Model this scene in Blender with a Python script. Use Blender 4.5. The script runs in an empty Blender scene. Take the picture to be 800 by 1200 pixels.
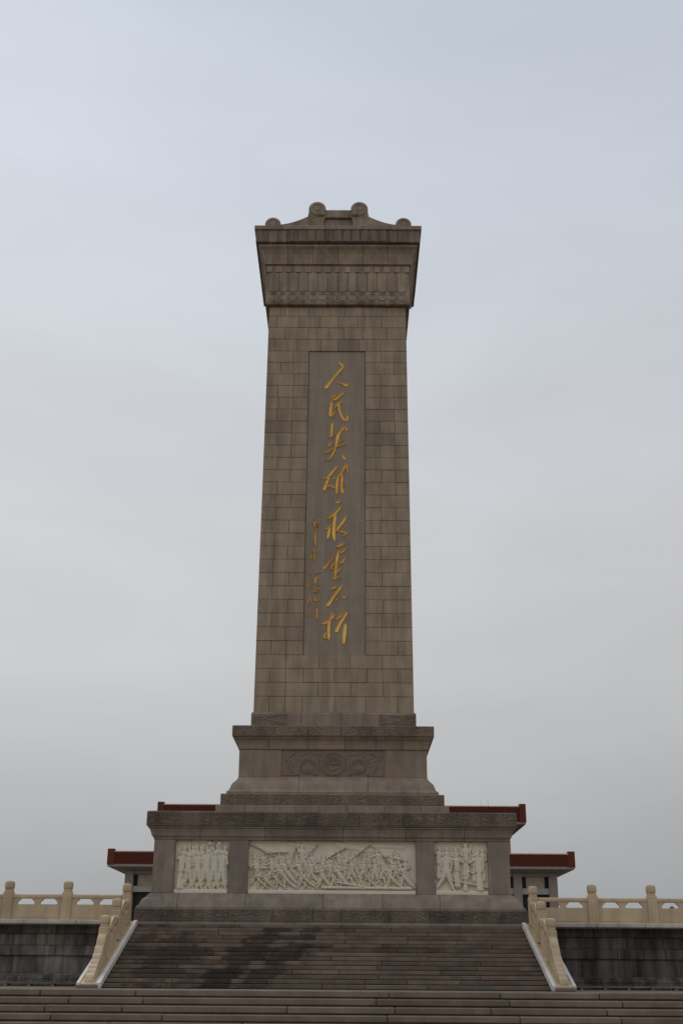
import bpy, bmesh, math, random
import numpy as np
from mathutils import Vector, Matrix, noise as mnoise
S = bpy.context.scene
C = S.collection
R = math.radians
rnd = random.Random(7)

# ---------------------------------------------------------------- camera
D0 = 47.7                       # camera stands this far in front of the shaft's axis
cam = bpy.data.cameras.new('camera'); co = bpy.data.objects.new('camera', cam); C.objects.link(co)
cam.sensor_fit = 'HORIZONTAL'; cam.sensor_width = 36.0; cam.lens = 62.1
cam.clip_start = 0.1; cam.clip_end = 8000
_p, _r, _y = R(21.437), R(0.4088), R(-0.4254)
_f = Vector((math.sin(_y)*math.cos(_p), math.cos(_y)*math.cos(_p), math.sin(_p)))
_rt = Vector((math.cos(_y), -math.sin(_y), 0)); _up = _rt.cross(_f)
_a = _rt*math.cos(_r) + _up*math.sin(_r); _b = _up*math.cos(_r) - _rt*math.sin(_r)
M = Matrix((_a, _b, -_f)).transposed().to_4x4(); M.translation = (0.5816, -D0, 0.4)
co.matrix_world = M
S.camera = co
S.view_settings.view_transform = 'Standard'; S.view_settings.look = 'None'
S.view_settings.exposure = 0.0; S.view_settings.gamma = 1.0; S.view_settings.use_curve_mapping = False

# ---------------------------------------------------------------- world: thin overcast over a Nishita sky
SUN_EL, SUN_AZ = 48.0, -24.0    # the sun stands behind the monument, to the left, veiled by cloud
W = bpy.data.worlds.new('World'); S.world = W; W.use_nodes = True
nt = W.node_tree; nt.nodes.clear(); N = nt.nodes.new; L = nt.links.new
out = N('ShaderNodeOutputWorld'); bg = N('ShaderNodeBackground'); bg2 = N('ShaderNodeBackground'); add = N('ShaderNodeAddShader')
sky = N('ShaderNodeTexSky'); sky.sky_type = 'NISHITA'; sky.sun_disc = False
sky.sun_elevation = R(SUN_EL); sky.sun_rotation = R(SUN_AZ); sky.air_density = 1.0; sky.dust_density = 3.0
L(sky.outputs[0], bg.inputs[0]); bg.inputs[1].default_value = 0.001
tc = N('ShaderNodeTexCoord'); sp = N('ShaderNodeSeparateXYZ'); L(tc.outputs['Generated'], sp.inputs[0])
ramp = N('ShaderNodeValToRGB'); L(sp.outputs[2], ramp.inputs[0])
cr = ramp.color_ramp; cr.interpolation = 'LINEAR'
def lin(r, g, b):
    f = lambda v: (v/255/12.92) if v/255 < 0.04045 else ((v/255+0.055)/1.055)**2.4
    return (f(r), f(g), f(b), 1)
stops = [(0.0, lin(152,156,159)), (0.045, lin(162,165,168)), (0.092, lin(173,175,176)), (0.227, lin(197,199,200)), (0.365, lin(204,206,210)), (0.495, lin(205,210,217)), (0.61, lin(203,209,219)), (0.70, lin(198,206,218)), (1.0, lin(190,199,215))]
cr.elements[0].position, cr.elements[0].color = stops[0]; cr.elements[1].position, cr.elements[1].color = stops[-1]
for p_, c_ in stops[1:-1]:
    e = cr.elements.new(p_); e.color = c_
# soft cloud streaks, and the brightening towards the veiled sun on the left
mp = N('ShaderNodeMapping'); mp.inputs['Scale'].default_value = (1.0, 1.0, 3.4); L(tc.outputs['Generated'], mp.inputs[0])
n1 = N('ShaderNodeTexNoise'); n1.inputs['Scale'].default_value = 3.2; n1.inputs['Detail'].default_value = 5; n1.inputs['Roughness'].default_value = 0.5; n1.inputs['Distortion'].default_value = 0.5
L(mp.outputs[0], n1.inputs['Vector'])
mr = N('ShaderNodeMapRange'); mr.inputs[1].default_value = 0.3; mr.inputs[2].default_value = 0.7; mr.inputs[3].default_value = 0.945; mr.inputs[4].default_value = 1.035
L(n1.outputs[0], mr.inputs[0])
mr2 = N('ShaderNodeMapRange'); mr2.inputs[1].default_value = -0.5; mr2.inputs[2].default_value = 0.5; mr2.inputs[3].default_value = 1.10; mr2.inputs[4].default_value = 0.90
L(sp.outputs[0], mr2.inputs[0])
mm = N('ShaderNodeMath'); mm.operation = 'MULTIPLY'; L(mr.outputs[0], mm.inputs[0]); L(mr2.outputs[0], mm.inputs[1])
vm = N('ShaderNodeVectorMath'); vm.operation = 'SCALE'; L(ramp.outputs[0], vm.inputs[0]); L(mm.outputs[0], vm.inputs[3])
L(vm.outputs[0], bg2.inputs[0]); bg2.inputs[1].default_value = 0.99
L(bg.outputs[0], add.inputs[0]); L(bg2.outputs[0], add.inputs[1]); L(add.outputs[0], out.inputs[0])

# ---------------------------------------------------------------- sun, veiled
sl = bpy.data.lights.new('sun', 'SUN'); so = bpy.data.objects.new('sun', sl); C.objects.link(so)
sl.energy = 0.6; sl.angle = R(25); sl.color = (1.0, 0.96, 0.90)
sd = Vector((math.sin(R(SUN_AZ))*math.cos(R(SUN_EL)), math.cos(R(SUN_AZ))*math.cos(R(SUN_EL)), math.sin(R(SUN_EL))))
so.rotation_euler = sd.to_track_quat('Z', 'Y').to_euler()

# ---------------------------------------------------------------- materials
def mat(name, base, var=0.12, rough=0.85, bump=0.15, bscale=14.0, streak=0.0, rand=0.10, metal=0.0, stain=0.0, tint=None, grain=0.08, spots=None, spec=0.25, joints=0.0):
    m = bpy.data.materials.new(name); m.use_nodes = True; t = m.node_tree; n = t.nodes.new; l = t.links.new
    bs = t.nodes['Principled BSDF']; bs.inputs['Roughness'].default_value = rough; bs.inputs['Metallic'].default_value = metal
    bs.inputs['Specular IOR Level'].default_value = spec
    g = n('ShaderNodeNewGeometry'); oi = n('ShaderNodeObjectInfo')
    def noise(scale, detail, vec=None, rough_=0.55):
        x = n('ShaderNodeTexNoise'); x.inputs['Scale'].default_value = scale; x.inputs['Detail'].default_value = detail; x.inputs['Roughness'].default_value = rough_
        l(vec if vec else g.outputs['Position'], x.inputs['Vector']); return x.outputs[0]
    def rng(v, a, b, lo, hi):
        x = n('ShaderNodeMapRange'); x.inputs[1].default_value = a; x.inputs[2].default_value = b; x.inputs[3].default_value = lo; x.inputs[4].default_value = hi
        l(v, x.inputs[0]); return x.outputs[0]
    def mul(a, b):
        x = n('ShaderNodeMath'); x.operation = 'MULTIPLY'; l(a, x.inputs[0]); l(b, x.inputs[1]); return x.outputs[0]
    fac = rng(noise(1.3, 4), 0.3, 0.7, 1-var, 1+var)
    fac = mul(fac, rng(noise(38, 2, rough_=0.7), 0.3, 0.7, 1-grain, 1+grain))
    fac = mul(fac, rng(oi.outputs['Random'], 0, 1, 1-rand, 1+rand))
    if streak:
        mp_ = n('ShaderNodeMapping'); mp_.inputs['Scale'].default_value = (3.2, 3.2, 0.32); l(g.outputs['Position'], mp_.inputs[0])
        fac = mul(fac, rng(noise(1.0, 5, mp_.outputs[0], 0.62), 0.40, 0.60, 1-streak, 1+0.35*streak))
    if stain:
        fac = mul(fac, rng(noise(0.75, 6, rough_=0.65), 0.5, 0.62, 1.0, 1-stain))
    if spots:                                   # dirt and water marks with a shape of their own
        nd = n('ShaderNodeTexNoise'); nd.inputs['Scale'].default_value = 2.6; nd.inputs['Detail'].default_value = 7; nd.inputs['Roughness'].default_value = 0.68; l(g.outputs['Position'], nd.inputs['Vector'])
        for (sx, sz, rx, rz, slant, dark) in spots:
            sp_ = n('ShaderNodeSeparateXYZ'); l(g.outputs['Position'], sp_.inputs[0])
            def ma(op, a, b):
                x = n('ShaderNodeMath'); x.operation = op
                for i_, v_ in enumerate((a, b)):
                    if isinstance(v_, (int, float)): x.inputs[i_].default_value = v_
                    else: l(v_, x.inputs[i_])
                return x.outputs[0]
            dz = ma('SUBTRACT', sp_.outputs[2], sz)
            dx = ma('SUBTRACT', ma('SUBTRACT', sp_.outputs[0], sx), ma('MULTIPLY', dz, slant))
            q = ma('ADD', ma('POWER', ma('DIVIDE', dx, rx), 2.0), ma('POWER', ma('DIVIDE', dz, rz), 2.0))
            q = ma('ADD', q, ma('MULTIPLY', ma('SUBTRACT', nd.outputs[0], 0.5), 3.2))
            fac = mul(fac, rng(ma('ADD', q, ma('MULTIPLY', oi.outputs['Random'], 1.3)), 1.2, 1.75, dark, 1.0))
    if joints:
        sp_ = n('ShaderNodeTexBrick'); sp_.inputs['Scale'].default_value = 1.0; sp_.inputs['Mortar Size'].default_value = 0.012
        sp_.inputs['Brick Width'].default_value = joints; sp_.inputs['Row Height'].default_value = joints*0.5
        sp_.inputs['Color1'].default_value = (1, 1, 1, 1); sp_.inputs['Color2'].default_value = (.85, .85, .85, 1); sp_.inputs['Mortar'].default_value = (.35, .35, .35, 1)
        l(g.outputs['Position'], sp_.inputs[0]); bw = n('ShaderNodeRGBToBW'); l(sp_.outputs[0], bw.inputs[0]); fac = mul(fac, bw.outputs[0])
    mx = n('ShaderNodeMix'); mx.data_type = 'RGBA'
    c2 = tint if tint else tuple(v*k for v, k in zip(base, (1.04, 0.98, 0.94)))
    mx.inputs[6].default_value = (*base, 1); mx.inputs[7].default_value = (*c2, 1)
    l(rng(noise(2.1, 5), 0.38, 0.62, 0, 1), mx.inputs[0])
    v = n('ShaderNodeVectorMath'); v.operation = 'SCALE'; l(mx.outputs[2], v.inputs[0]); l(fac, v.inputs[3]); l(v.outputs[0], bs.inputs['Base Color'])
    if bump:
        b = n('ShaderNodeBump'); b.inputs['Strength'].default_value = bump; b.inputs['Distance'].default_value = 0.02
        l(noise(bscale, 6, rough_=0.7), b.inputs['Height']); l(b.outputs[0], bs.inputs['Normal'])
    return m
G = dict(
    shaft=mat('shaft_granite', (.372,.290,.204), streak=.18, rand=.05, stain=.08),
    shaft_dark=mat('shaft_granite_dark', (.270,.212,.155), streak=.10, rand=.05),
    tablet=mat('tablet_granite', (.345,.272,.198), var=.06, rand=0, streak=.10, bump=.05, grain=.06, tint=(.335,.268,.200)),
    cap=mat('cap_granite', (.362,.284,.205), streak=.22, rand=.07, stain=.15),
    cap_dark=mat('dark_cap_granite', (.235,.185,.138), streak=.35, rand=.14),  # darker cap stone; in the recess it stands for shadow
    ped=mat('pedestal_granite', (.318,.252,.186), streak=.14, rand=.07, stain=.12),
    carved=mat('carved_granite', (.240,.188,.138), var=.2, streak=.12, rand=.10, stain=.2),
    emblem=mat('emblem_granite', (.240,.188,.146), var=.08, rand=0),
    low=mat('plinth_granite', (.305,.250,.198), streak=.16, rand=.09, stain=.15),
    low_carved=mat('carved_plinth_granite', (.200,.158,.124), var=.22, streak=.15, rand=.12, stain=.25),
    joint=mat('joint_mortar', (.23,.185,.142), rand=0),
    relief=mat('relief_marble', (.79,.68,.52), var=.06, rand=0, rough=.6, bump=.05, tint=(.76,.69,.55)),
    marble=mat('yellowed_marble', (.60,.465,.30), var=.08, rand=.06, rough=.6, streak=.12, bump=.08, tint=(.57,.42,.26)),
    coping=mat('shaded_marble_coping', (.54,.50,.43), var=.12, rand=.10, rough=.6, stain=.25, bump=.1, streak=.1),  # darker copy of the kerb marble, for faces seen frontally
    white=mat('lit_white_marble', (.67,.64,.57), var=.10, rand=.08, rough=.6, stain=.2, bump=.08),  # brightened copy: skylight on the kerb tops put into the colour
    step=mat('stair_granite', (.190,.150,.115), var=.22, streak=.10, rand=.18, stain=.2, tint=(.190,.130,.094),
             spots=[(-2.35,.95,.62,1.2,.85,.46),(-1.45,.70,.45,1.1,.95,.54),(-4.6,.75,.95,.85,.2,.55),(-3.0,.25,.5,.45,.5,.62),(-5.7,1.2,.3,.7,.6,.7),(1.5,1.1,1.8,.12,0,.72),(-.6,.9,.35,.5,.4,.75)]),
    lstep=mat('lower_step_granite', (.225,.176,.130), var=.12, streak=.08, rand=.10, stain=.15),
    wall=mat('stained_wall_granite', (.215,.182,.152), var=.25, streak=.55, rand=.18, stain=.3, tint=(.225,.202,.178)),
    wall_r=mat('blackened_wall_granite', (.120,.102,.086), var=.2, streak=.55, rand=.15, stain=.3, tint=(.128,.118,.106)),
    pave=mat('paving_granite', (.19,.17,.145), joints=1.2, rand=0),
    roof=mat('oxblood_glazed_tile', (.130,.029,.014), var=.06, rand=.04, rough=.6, bump=0, grain=.04),
    rooftip=mat('pale_glazed_tile', (.80,.55,.42), rand=.05, rough=.4, bump=0),
    eave=mat('eave_stone', (.29,.255,.215), rand=.04, bump=0),
    mwall=mat('hall_granite', (.30,.262,.222), rand=.05, bump=.05),
    mpanel=mat('hall_panel_stone', (.40,.33,.25), rand=.05, bump=.05),
    mbeam=mat('hall_beam_stone', (.38,.37,.345), rand=.05, bump=.05),
    dark=mat('dark_glass', (.02,.018,.016), rand=.2, rough=.3, bump=0),
    iron=mat('iron', (.12,.12,.12), rough=.5, rand=0),
    cloth=mat('purple_grey_cloth', (.13,.09,.13), rand=0), trouser=mat('dark_trousers', (.04,.04,.05), rand=0),
    skin=mat('skin', (.5,.32,.23), rand=0, bump=0), hair=mat('hair', (.03,.02,.02), rand=0), cap_p=mat('mauve_cloth_cap', (.20,.13,.20), rand=0),
)
gold = mat('gilding', (1.0,.65,.17), var=.16, rough=.45, metal=.25, bump=.05, rand=.08, tint=(.95,.54,.12), spec=.5)

# ---------------------------------------------------------------- helpers
def tag(o, label=None, cat=None, group=None, kind=None):
    if label: o['label'] = label
    if cat: o['category'] = cat
    if group: o['group'] = group
    if kind: o['kind'] = kind
    return o
def link(name, me, parent=None, loc=(0, 0, 0)):
    o = bpy.data.objects.new(name, me); C.objects.link(o); o.location = loc
    if parent: o.parent = parent
    return o
def empty(name, loc): return link(name, None, None, loc)
class MB:
    """collects shapes given in the world (or a thing's own) space; build() links them as one mesh object"""
    def __init__(s, org=(0, 0, 0)): s.v = []; s.f = []; s.o = org; s.sm = False
    def add(s, vs, fs):
        k = len(s.v); s.v += [(x-s.o[0], y-s.o[1], z-s.o[2]) for x, y, z in vs]; s.f += [tuple(i+k for i in f) for f in fs]; return s
    def box(s, x0, x1, y0, y1, z0, z1):
        return s.add([(x0,y0,z0),(x1,y0,z0),(x1,y1,z0),(x0,y1,z0),(x0,y0,z1),(x1,y0,z1),(x1,y1,z1),(x0,y1,z1)],
                     [(0,3,2,1),(4,5,6,7),(0,1,5,4),(1,2,6,5),(2,3,7,6),(3,0,4,7)])
    def cbox(s, x0, x1, y0, y1, z0, z1, c=.02):
        """box with chamfered edges all round"""
        vs = []; 
        for (a, b, d) in ((x0+c, y0, z0+c),):
            pass
        xs, ys, zs = (x0, x1), (y0, y1), (z0, z1)
        idx = {}
        for i in (0, 1):
            for j in (0, 1):
                for k in (0, 1):
                    sx, sy, sz = (1-2*i)*c, (1-2*j)*c, (1-2*k)*c
                    idx[i,j,k,'x'] = len(vs); vs.append((xs[i], ys[j]+sy, zs[k]+sz))
                    idx[i,j,k,'y'] = len(vs); vs.append((xs[i]+sx, ys[j], zs[k]+sz))
                    idx[i,j,k,'z'] = len(vs); vs.append((xs[i]+sx, ys[j]+sy, zs[k]))
        fs = []
        for i in (0, 1): fs.append([idx[i,0,0,'x'], idx[i,1,0,'x'], idx[i,1,1,'x'], idx[i,0,1,'x']][::(1 if i else -1)])
        for j in (0, 1): fs.append([idx[0,j,0,'y'], idx[1,j,0,'y'], idx[1,j,1,'y'], idx[0,j,1,'y']][::(-1 if j else 1)])
        for k in (0, 1): fs.append([idx[0,0,k,'z'], idx[1,0,k,'z'], idx[1,1,k,'z'], idx[0,1,k,'z']][::(1 if k else -1)])
        for j in (0, 1):
            for k in (0, 1): fs.append([idx[0,j,k,'y'], idx[1,j,k,'y'], idx[1,j,k,'z'], idx[0,j,k,'z']][::(1 if j==k else -1)])
        for i in (0, 1):
            for k in (0, 1): fs.append([idx[i,0,k,'x'], idx[i,1,k,'x'], idx[i,1,k,'z'], idx[i,0,k,'z']][::(-1 if i==k else 1)])
            for j in (0, 1): fs.append([idx[i,j,0,'x'], idx[i,j,1,'x'], idx[i,j,1,'y'], idx[i,j,0,'y']][::(1 if i==j else -1)])
        for i in (0, 1):
            for j in (0, 1):
                for k in (0, 1): fs.append([idx[i,j,k,'x'], idx[i,j,k,'y'], idx[i,j,k,'z']])
        return s.add(vs, fs)
    def prism(s, poly, axis, a, b):
        """extrude a 2-D polygon along an axis: 'y' poly=(x,z); 'x' poly=(y,z); 'z' poly=(x,y)"""
        n = len(poly)
        P = {'y': lambda p, t: (p[0], t, p[1]), 'x': lambda p, t: (t, p[0], p[1]), 'z': lambda p, t: (p[0], p[1], t)}[axis]
        return s.add([P(p, a) for p in poly] + [P(p, b) for p in poly],
                     [tuple(range(n)), tuple(range(2*n-1, n-1, -1))] + [(i, i+n, (i+1) % n + n, (i+1) % n) for i in range(n)])
    def lathe(s, prof, cx, cy, z, n=20, axis='z'):
        vs = []; fs = []; m = len(prof)
        for i in range(n):
            a = 2*math.pi*i/n
            for r, h in prof:
                if axis == 'z': vs.append((cx+r*math.cos(a), cy+r*math.sin(a), z+h))
                else: vs.append((cx+r*math.cos(a), cy+h, z+r*math.sin(a)))
        for i in range(n):
            j = (i+1) % n
            for k in range(m-1): fs.append((i*m+k, j*m+k, j*m+k+1, i*m+k+1))
        return s.add(vs, fs)
    def mesh(s, name, m, smooth=False):
        me = bpy.data.meshes.new(name); me.from_pydata(s.v, [], s.f); me.materials.append(m)
        bm = bmesh.new(); bm.from_mesh(me); bmesh.ops.recalc_face_normals(bm, faces=bm.faces); bm.to_mesh(me); bm.free()
        if smooth:
            me.polygons.foreach_set('use_smooth', [True]*len(me.polygons)); me.set_sharp_from_angle(angle=R(38))
        return me
    def build(s, name, m, parent=None, loc=(0, 0, 0), smooth=False): return link(name, s.mesh(name, m, smooth), parent, loc)

def grid_relief(name, m, parent, x0, x1, z0, z1, ysurf, H, back, org=(0,0,0)):
    """a carved slab: front is a height field H[k,i] proud of the plane y = ysurf, closed at y = back"""
    nz, nx = H.shape; X = np.linspace(x0, x1, nx); Z = np.linspace(z0, z1, nz)
    gx, gz = np.meshgrid(X, Z); v = np.stack([gx-org[0], ysurf-H-org[1], gz-org[2]], -1).reshape(-1, 3)
    i = np.arange(nx-1); k = np.arange(nz-1); ii, kk = np.meshgrid(i, k); a = (kk*nx+ii).ravel()
    f = np.stack([a, a+1, a+nx+1, a+nx], -1).tolist(); v = v.tolist(); n0 = len(v)
    v += [(x0-org[0], back-org[1], z0-org[2]), (x1-org[0], back-org[1], z0-org[2]), (x1-org[0], back-org[1], z1-org[2]), (x0-org[0], back-org[1], z1-org[2])]
    f.append([n0+1, n0]+list(range(0, nx))); f.append([n0+3, n0+2]+[(nz-1)*nx+q for q in range(nx-1, -1, -1)])
    f.append([n0, n0+3]+[q*nx for q in range(nz-1, -1, -1)]); f.append([n0+2, n0+1]+[q*nx+nx-1 for q in range(nz)]); f.append([n0, n0+1, n0+2, n0+3])
    me = bpy.data.meshes.new(name); me.from_pydata(v, [], f); me.materials.append(m)
    me.polygons.foreach_set('use_smooth', [True]*(len(f)-5)+[False]*5)
    return link(name, me, parent)
def fbm(x, z, seed, s):
    """cheap band-limited noise on arrays"""
    r = np.random.RandomState(seed); o = np.zeros_like(x)
    for k in range(14):
        a = r.uniform(0, 6.28); f = s*r.uniform(.5, 1.6); o += np.sin(f*(x*math.cos(a)+z*math.sin(a))+r.uniform(0, 6.28))
    return o/5
def scroll_pattern(x, z, seed):
    """low carved cloud scrolls, about 2 cm deep"""
    wx = x+.05*fbm(x, z, seed, 18); wz = z+.05*fbm(x, z, seed+1, 18)
    s = .17; cx = (np.floor(wx/s)+.5)*s; cz = (np.floor(wz/s)+.5)*s; par = (np.floor(wx/s)+np.floor(wz/s)) % 2
    dx, dz = wx-cx, wz-cz; r = np.hypot(dx, dz); a = np.arctan2(dz, dx)
    return .017*np.tanh(2.2*np.sin(r*70+a*(2*par-1)+fbm(x, z, seed+2, 9)))
CHARS=[[[0.094,25.338,0.073,0.193,25.21,0.107,0.277,25.131,0.113],[0.305,25.131,0.096,0.014,24.763,0.09,-0.261,24.381,0.095,-0.425,24.128,0.123,-0.521,24.017,0.084],[0.018,24.303,0.034,0.241,24.272,0.067,0.38,24.21,0.117,0.491,24.163,0.095]],
[[-0.253,23.564,0.028,-0.143,23.642,0.072,0.023,23.721,0.033],[0.326,23.848,0.033,0.189,23.722,0.083,-0.004,23.565,0.078,-0.169,23.464,0.083],[-0.196,23.408,0.061,0.107,23.534,0.05],[-0.196,23.408,0.069,-0.247,23.066,0.111,-0.271,22.664,0.121],[-0.243,22.649,0.083,-0.121,22.819,0.072,-0.054,22.974,0.039],[-0.109,23.036,0.033,0.027,23.222,0.061,0.136,23.347,0.078,0.274,23.348,0.05],[0.109,23.347,0.094,0.111,23.037,0.088,0.224,22.666,0.094,0.389,22.452,0.11],[0.417,22.421,0.093,0.471,22.637,0.077,0.387,22.821,0.028]],
[[-0.18,22.381,0.085,-0.192,22.058,0.097,-0.218,21.669,0.079],[-0.218,21.669,0.055,-0.369,21.652,0.024],[-0.203,21.693,0.036,-0.022,21.788,0.024],[0.356,21.959,0.049,0.446,22.044,0.055,0.324,22.145,0.073,0.249,22.026,0.079,0.099,21.822,0.103,0.04,21.586,0.115,-0.003,21.317,0.091,-0.076,21.049,0.078,-0.194,20.782,0.078,-0.312,20.615,0.06,-0.462,20.598,0.024],[-0.334,21.222,0.06,-0.245,21.349,0.085,-0.14,21.417,0.024],[0.102,21.418,0.061,0.313,21.554,0.03],[-0.481,20.914,0.066,-0.257,21.048,0.066,-0.017,21.216,0.06,0.224,21.301,0.06,0.465,21.369,0.036],[0.226,20.884,0.03,0.318,20.718,0.108,0.378,20.618,0.09]],
[[-0.571,19.741,0.036,-0.422,19.758,0.054,-0.245,19.923,0.078,-0.098,20.121,0.078,0.036,20.303,0.078,0.096,20.253,0.048],[-0.274,19.857,0.072,-0.39,19.53,0.095,-0.476,19.269,0.107,-0.535,19.197,0.053],[-0.358,19.334,0.065,-0.24,19.449,0.065,-0.12,19.352,0.065,-0.025,19.303,0.036],[-0.094,19.776,0.054,-0.034,19.727,0.072],[0.172,20.023,0.042,0.085,19.76,0.072,0.042,19.466,0.083,0.031,19.038,0.077],[0.114,19.793,0.054,0.232,19.991,0.066,0.35,20.255,0.078,0.44,20.387,0.072,0.502,19.959,0.042],[0.263,19.958,0.066,0.25,19.598,0.077,0.252,19.272,0.077,0.292,19.029,0.083],[0.292,19.046,0.065,0.341,19.256,0.048],[0.236,19.533,0.036,0.339,19.582,0.054],[0.296,19.403,0.03,0.385,19.435,0.024]],
[[-0.04,18.705,0.041,0.094,18.657,0.095,0.217,18.738,0.041],[-0.356,17.904,0.053,-0.166,18.032,0.082,0.009,18.192,0.088,0.237,18.465,0.053],[0.009,18.176,0.082,-0.047,17.794,0.112,-0.072,17.351,0.117,-0.055,17.1,0.105,-0.024,16.937,0.053],[-0.395,17.444,0.059,-0.25,17.572,0.076,-0.119,17.667,0.047],[-0.206,17.603,0.07,-0.276,17.287,0.105,-0.317,17.036,0.082],[0.452,18.019,0.088,0.277,17.732,0.088,0.132,17.542,0.082,0.016,17.352,0.041],[0.074,17.368,0.029,0.309,17.338,0.064,0.456,17.26,0.053,0.281,17.133,0.023]],
[[0.008,16.647,0.029,0.167,16.726,0.082,0.356,16.82,0.064],[0.154,16.508,0.064,0.098,16.321,0.099,0.056,16.043,0.099,0.03,15.735,0.087,0.004,15.352,0.075],[0.488,16.618,0.047,0.314,16.477,0.07,0.199,16.384,0.041],[-0.476,15.717,0.093,-0.376,15.825,0.081,-0.204,16.041,0.064,0.025,16.29,0.029],[-0.173,15.764,0.069,-0.059,15.95,0.07,0.028,16.012,0.035],[0.173,15.951,0.058,0.317,16.044,0.081,0.409,16.168,0.058],[-0.215,15.703,0.046,0.001,15.735,0.064],[0.017,15.52,0.04,0.146,15.659,0.075,0.238,15.767,0.041],[-0.125,15.306,0.075,0.033,15.337,0.075,0.206,15.399,0.04]],
[[-0.178,14.844,0.034,-0.049,14.896,0.069,0.065,14.972,0.052],[0.3,15.034,0.063,0.153,14.821,0.098,-0.074,14.488,0.098,-0.242,14.217,0.109,-0.333,14.142,0.069],[0.055,14.489,0.046,0.07,14.354,0.069],[0.246,14.595,0.04,0.355,14.521,0.098,0.47,14.491,0.063]],
[[-0.096,13.889,0.051,-0.151,13.622,0.08,-0.219,13.414,0.097,-0.23,13.09,0.102,-0.22,12.732,0.096],[-0.004,13.786,0.051,-0.066,13.667,0.063,-0.172,13.518,0.034],[-0.522,13.383,0.034,-0.375,13.413,0.074,-0.207,13.562,0.046],[-0.244,13.031,0.051,-0.342,12.972,0.062,-0.397,12.854,0.079,-0.297,12.787,0.051],[0.043,13.557,0.029,0.19,13.683,0.063,0.308,13.796,0.034],[0.501,13.878,0.103,0.332,13.594,0.097,0.164,13.298,0.097,0.095,13.121,0.114,0.011,13.056,0.063],[0.433,13.403,0.097,0.406,13.093,0.119,0.38,12.8,0.119,0.367,12.566,0.096]],
[[-0.977,17.853,0.031,-0.879,17.973,0.018],[-0.997,17.722,0.022,-0.876,17.735,0.066,-0.856,17.58,0.044],[-0.853,17.73,0.031,-0.665,17.664,0.04],[-0.796,17.545,0.018,-0.693,17.581,0.022],[-0.817,17.474,0.04,-0.818,17.143,0.061,-0.829,16.861,0.061,-0.826,16.662,0.035],[-0.912,16.978,0.018,-0.878,16.744,0.022],[-1.127,17.272,0.031,-1.098,17.213,0.039],[-0.858,16.627,0.057,-0.833,16.417,0.044],[-0.975,16.428,0.035,-0.973,16.289,0.044,-0.992,16.138,0.052],[-0.84,16.406,0.061,-0.842,16.255,0.057,-0.832,16.081,0.035]],
[[-0.81,15.473,0.018,-0.707,15.572,0.032,-0.565,15.597,0.032],[-0.746,15.4,0.046,-0.783,15.241,0.078,-0.815,15.076,0.06],[-0.681,15.364,0.032,-0.668,15.254,0.028],[-0.699,15.011,0.018,-0.612,15.036,0.023],[-0.851,14.695,0.023,-0.788,14.804,0.051,-0.685,14.841,0.041,-0.707,14.744,0.037,-0.798,14.72,0.032],[-0.72,14.551,0.032,-0.787,14.418,0.05,-0.747,14.359,0.046,-0.663,14.407,0.041,-0.692,14.515,0.023],[-0.754,14.071,0.023,-0.652,14.095,0.023],[-0.709,14.083,0.064,-0.704,13.797,0.059,-0.7,13.524,0.032]],
[[-1.065,15.521,0.023,-0.995,15.533,0.018],[-1.07,15.167,0.028,-1.064,14.839,0.041],[-0.989,15.143,0.028,-0.984,14.876,0.037],[-1.014,14.574,0.028,-0.993,14.465,0.037,-1.056,14.357,0.037,-1.069,14.213,0.023],[-0.955,14.466,0.028,-0.952,14.321,0.032,-1.013,14.273,0.023],[-1.07,13.878,0.027,-1.072,13.712,0.032],[-0.988,13.879,0.027,-1.008,13.712,0.037]]]
# ================================================================ THE SETTING
MB().box(-4000, 4000, -3000, 6000, -2.4, -1.44).build('ground', G['pave'])['kind'] = 'structure'
EDGE = 32.0-D0                                                     # front edge of the lower terrace
low = MB().box(-75, 75, EDGE+.55, 60, -1.43, -.004).build('lower_terrace', G['pave']); low['kind'] = 'structure'
# broad flight of steps up to the lower terrace: long granite slabs, one step below the other
fs = MB().box(-75, 75, EDGE+.1, EDGE+.5, -1.42, -.02)
for k in range(1, 8): fs.box(-75, 75, EDGE+.1-.35*k, EDGE+.5, -1.42, -.18*k-.02)
fs = fs.build('lower_stairs', G['joint']); fs['kind'] = 'structure'
first = [[-7.9+.74,-4.75,1.62,4.42,6.9],[-6.35,-4.5,1.3,4.6,7.4],[-6.85,-4.95,-.9,1.75,4.1],[-6.6,-3.9,1.55,4.75]]
for k in range(8):
    z1 = -.18*k; y0 = EDGE-.35*k
    js = list(first[k]) if k < 4 else [rnd.uniform(-7,-5)]
    if k < 4:
        js += [js[-1]+rnd.uniform(2.3,2.9)]
    while js[-1] < 22: js.append(js[-1]+rnd.uniform(2.2,3.2))
    while js[0] > -22: js.insert(0, js[0]-rnd.uniform(2.2,3.2))
    for a, b in zip(js[:-1], js[1:]):
        dy = rnd.uniform(-.006, .006); dz = rnd.uniform(-.004, .003)
        MB().cbox(a+.011, b-.011, y0+dy, y0+(.54 if k == 0 else .43), z1-.152+dz, z1+dz, .022).build('step_slab', G['lstep'], fs)
    MB().box(-75, js[0]-.01, y0+.02, y0+(.54 if k == 0 else .43), z1-.152, z1).build('step_course', G['lstep'], fs)['kind'] = 'stuff'
    MB().box(js[-1]+.01, 75, y0+.02, y0+(.54 if k == 0 else .43), z1-.152, z1).build('step_course', G['lstep'], fs)['kind'] = 'stuff'

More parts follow.
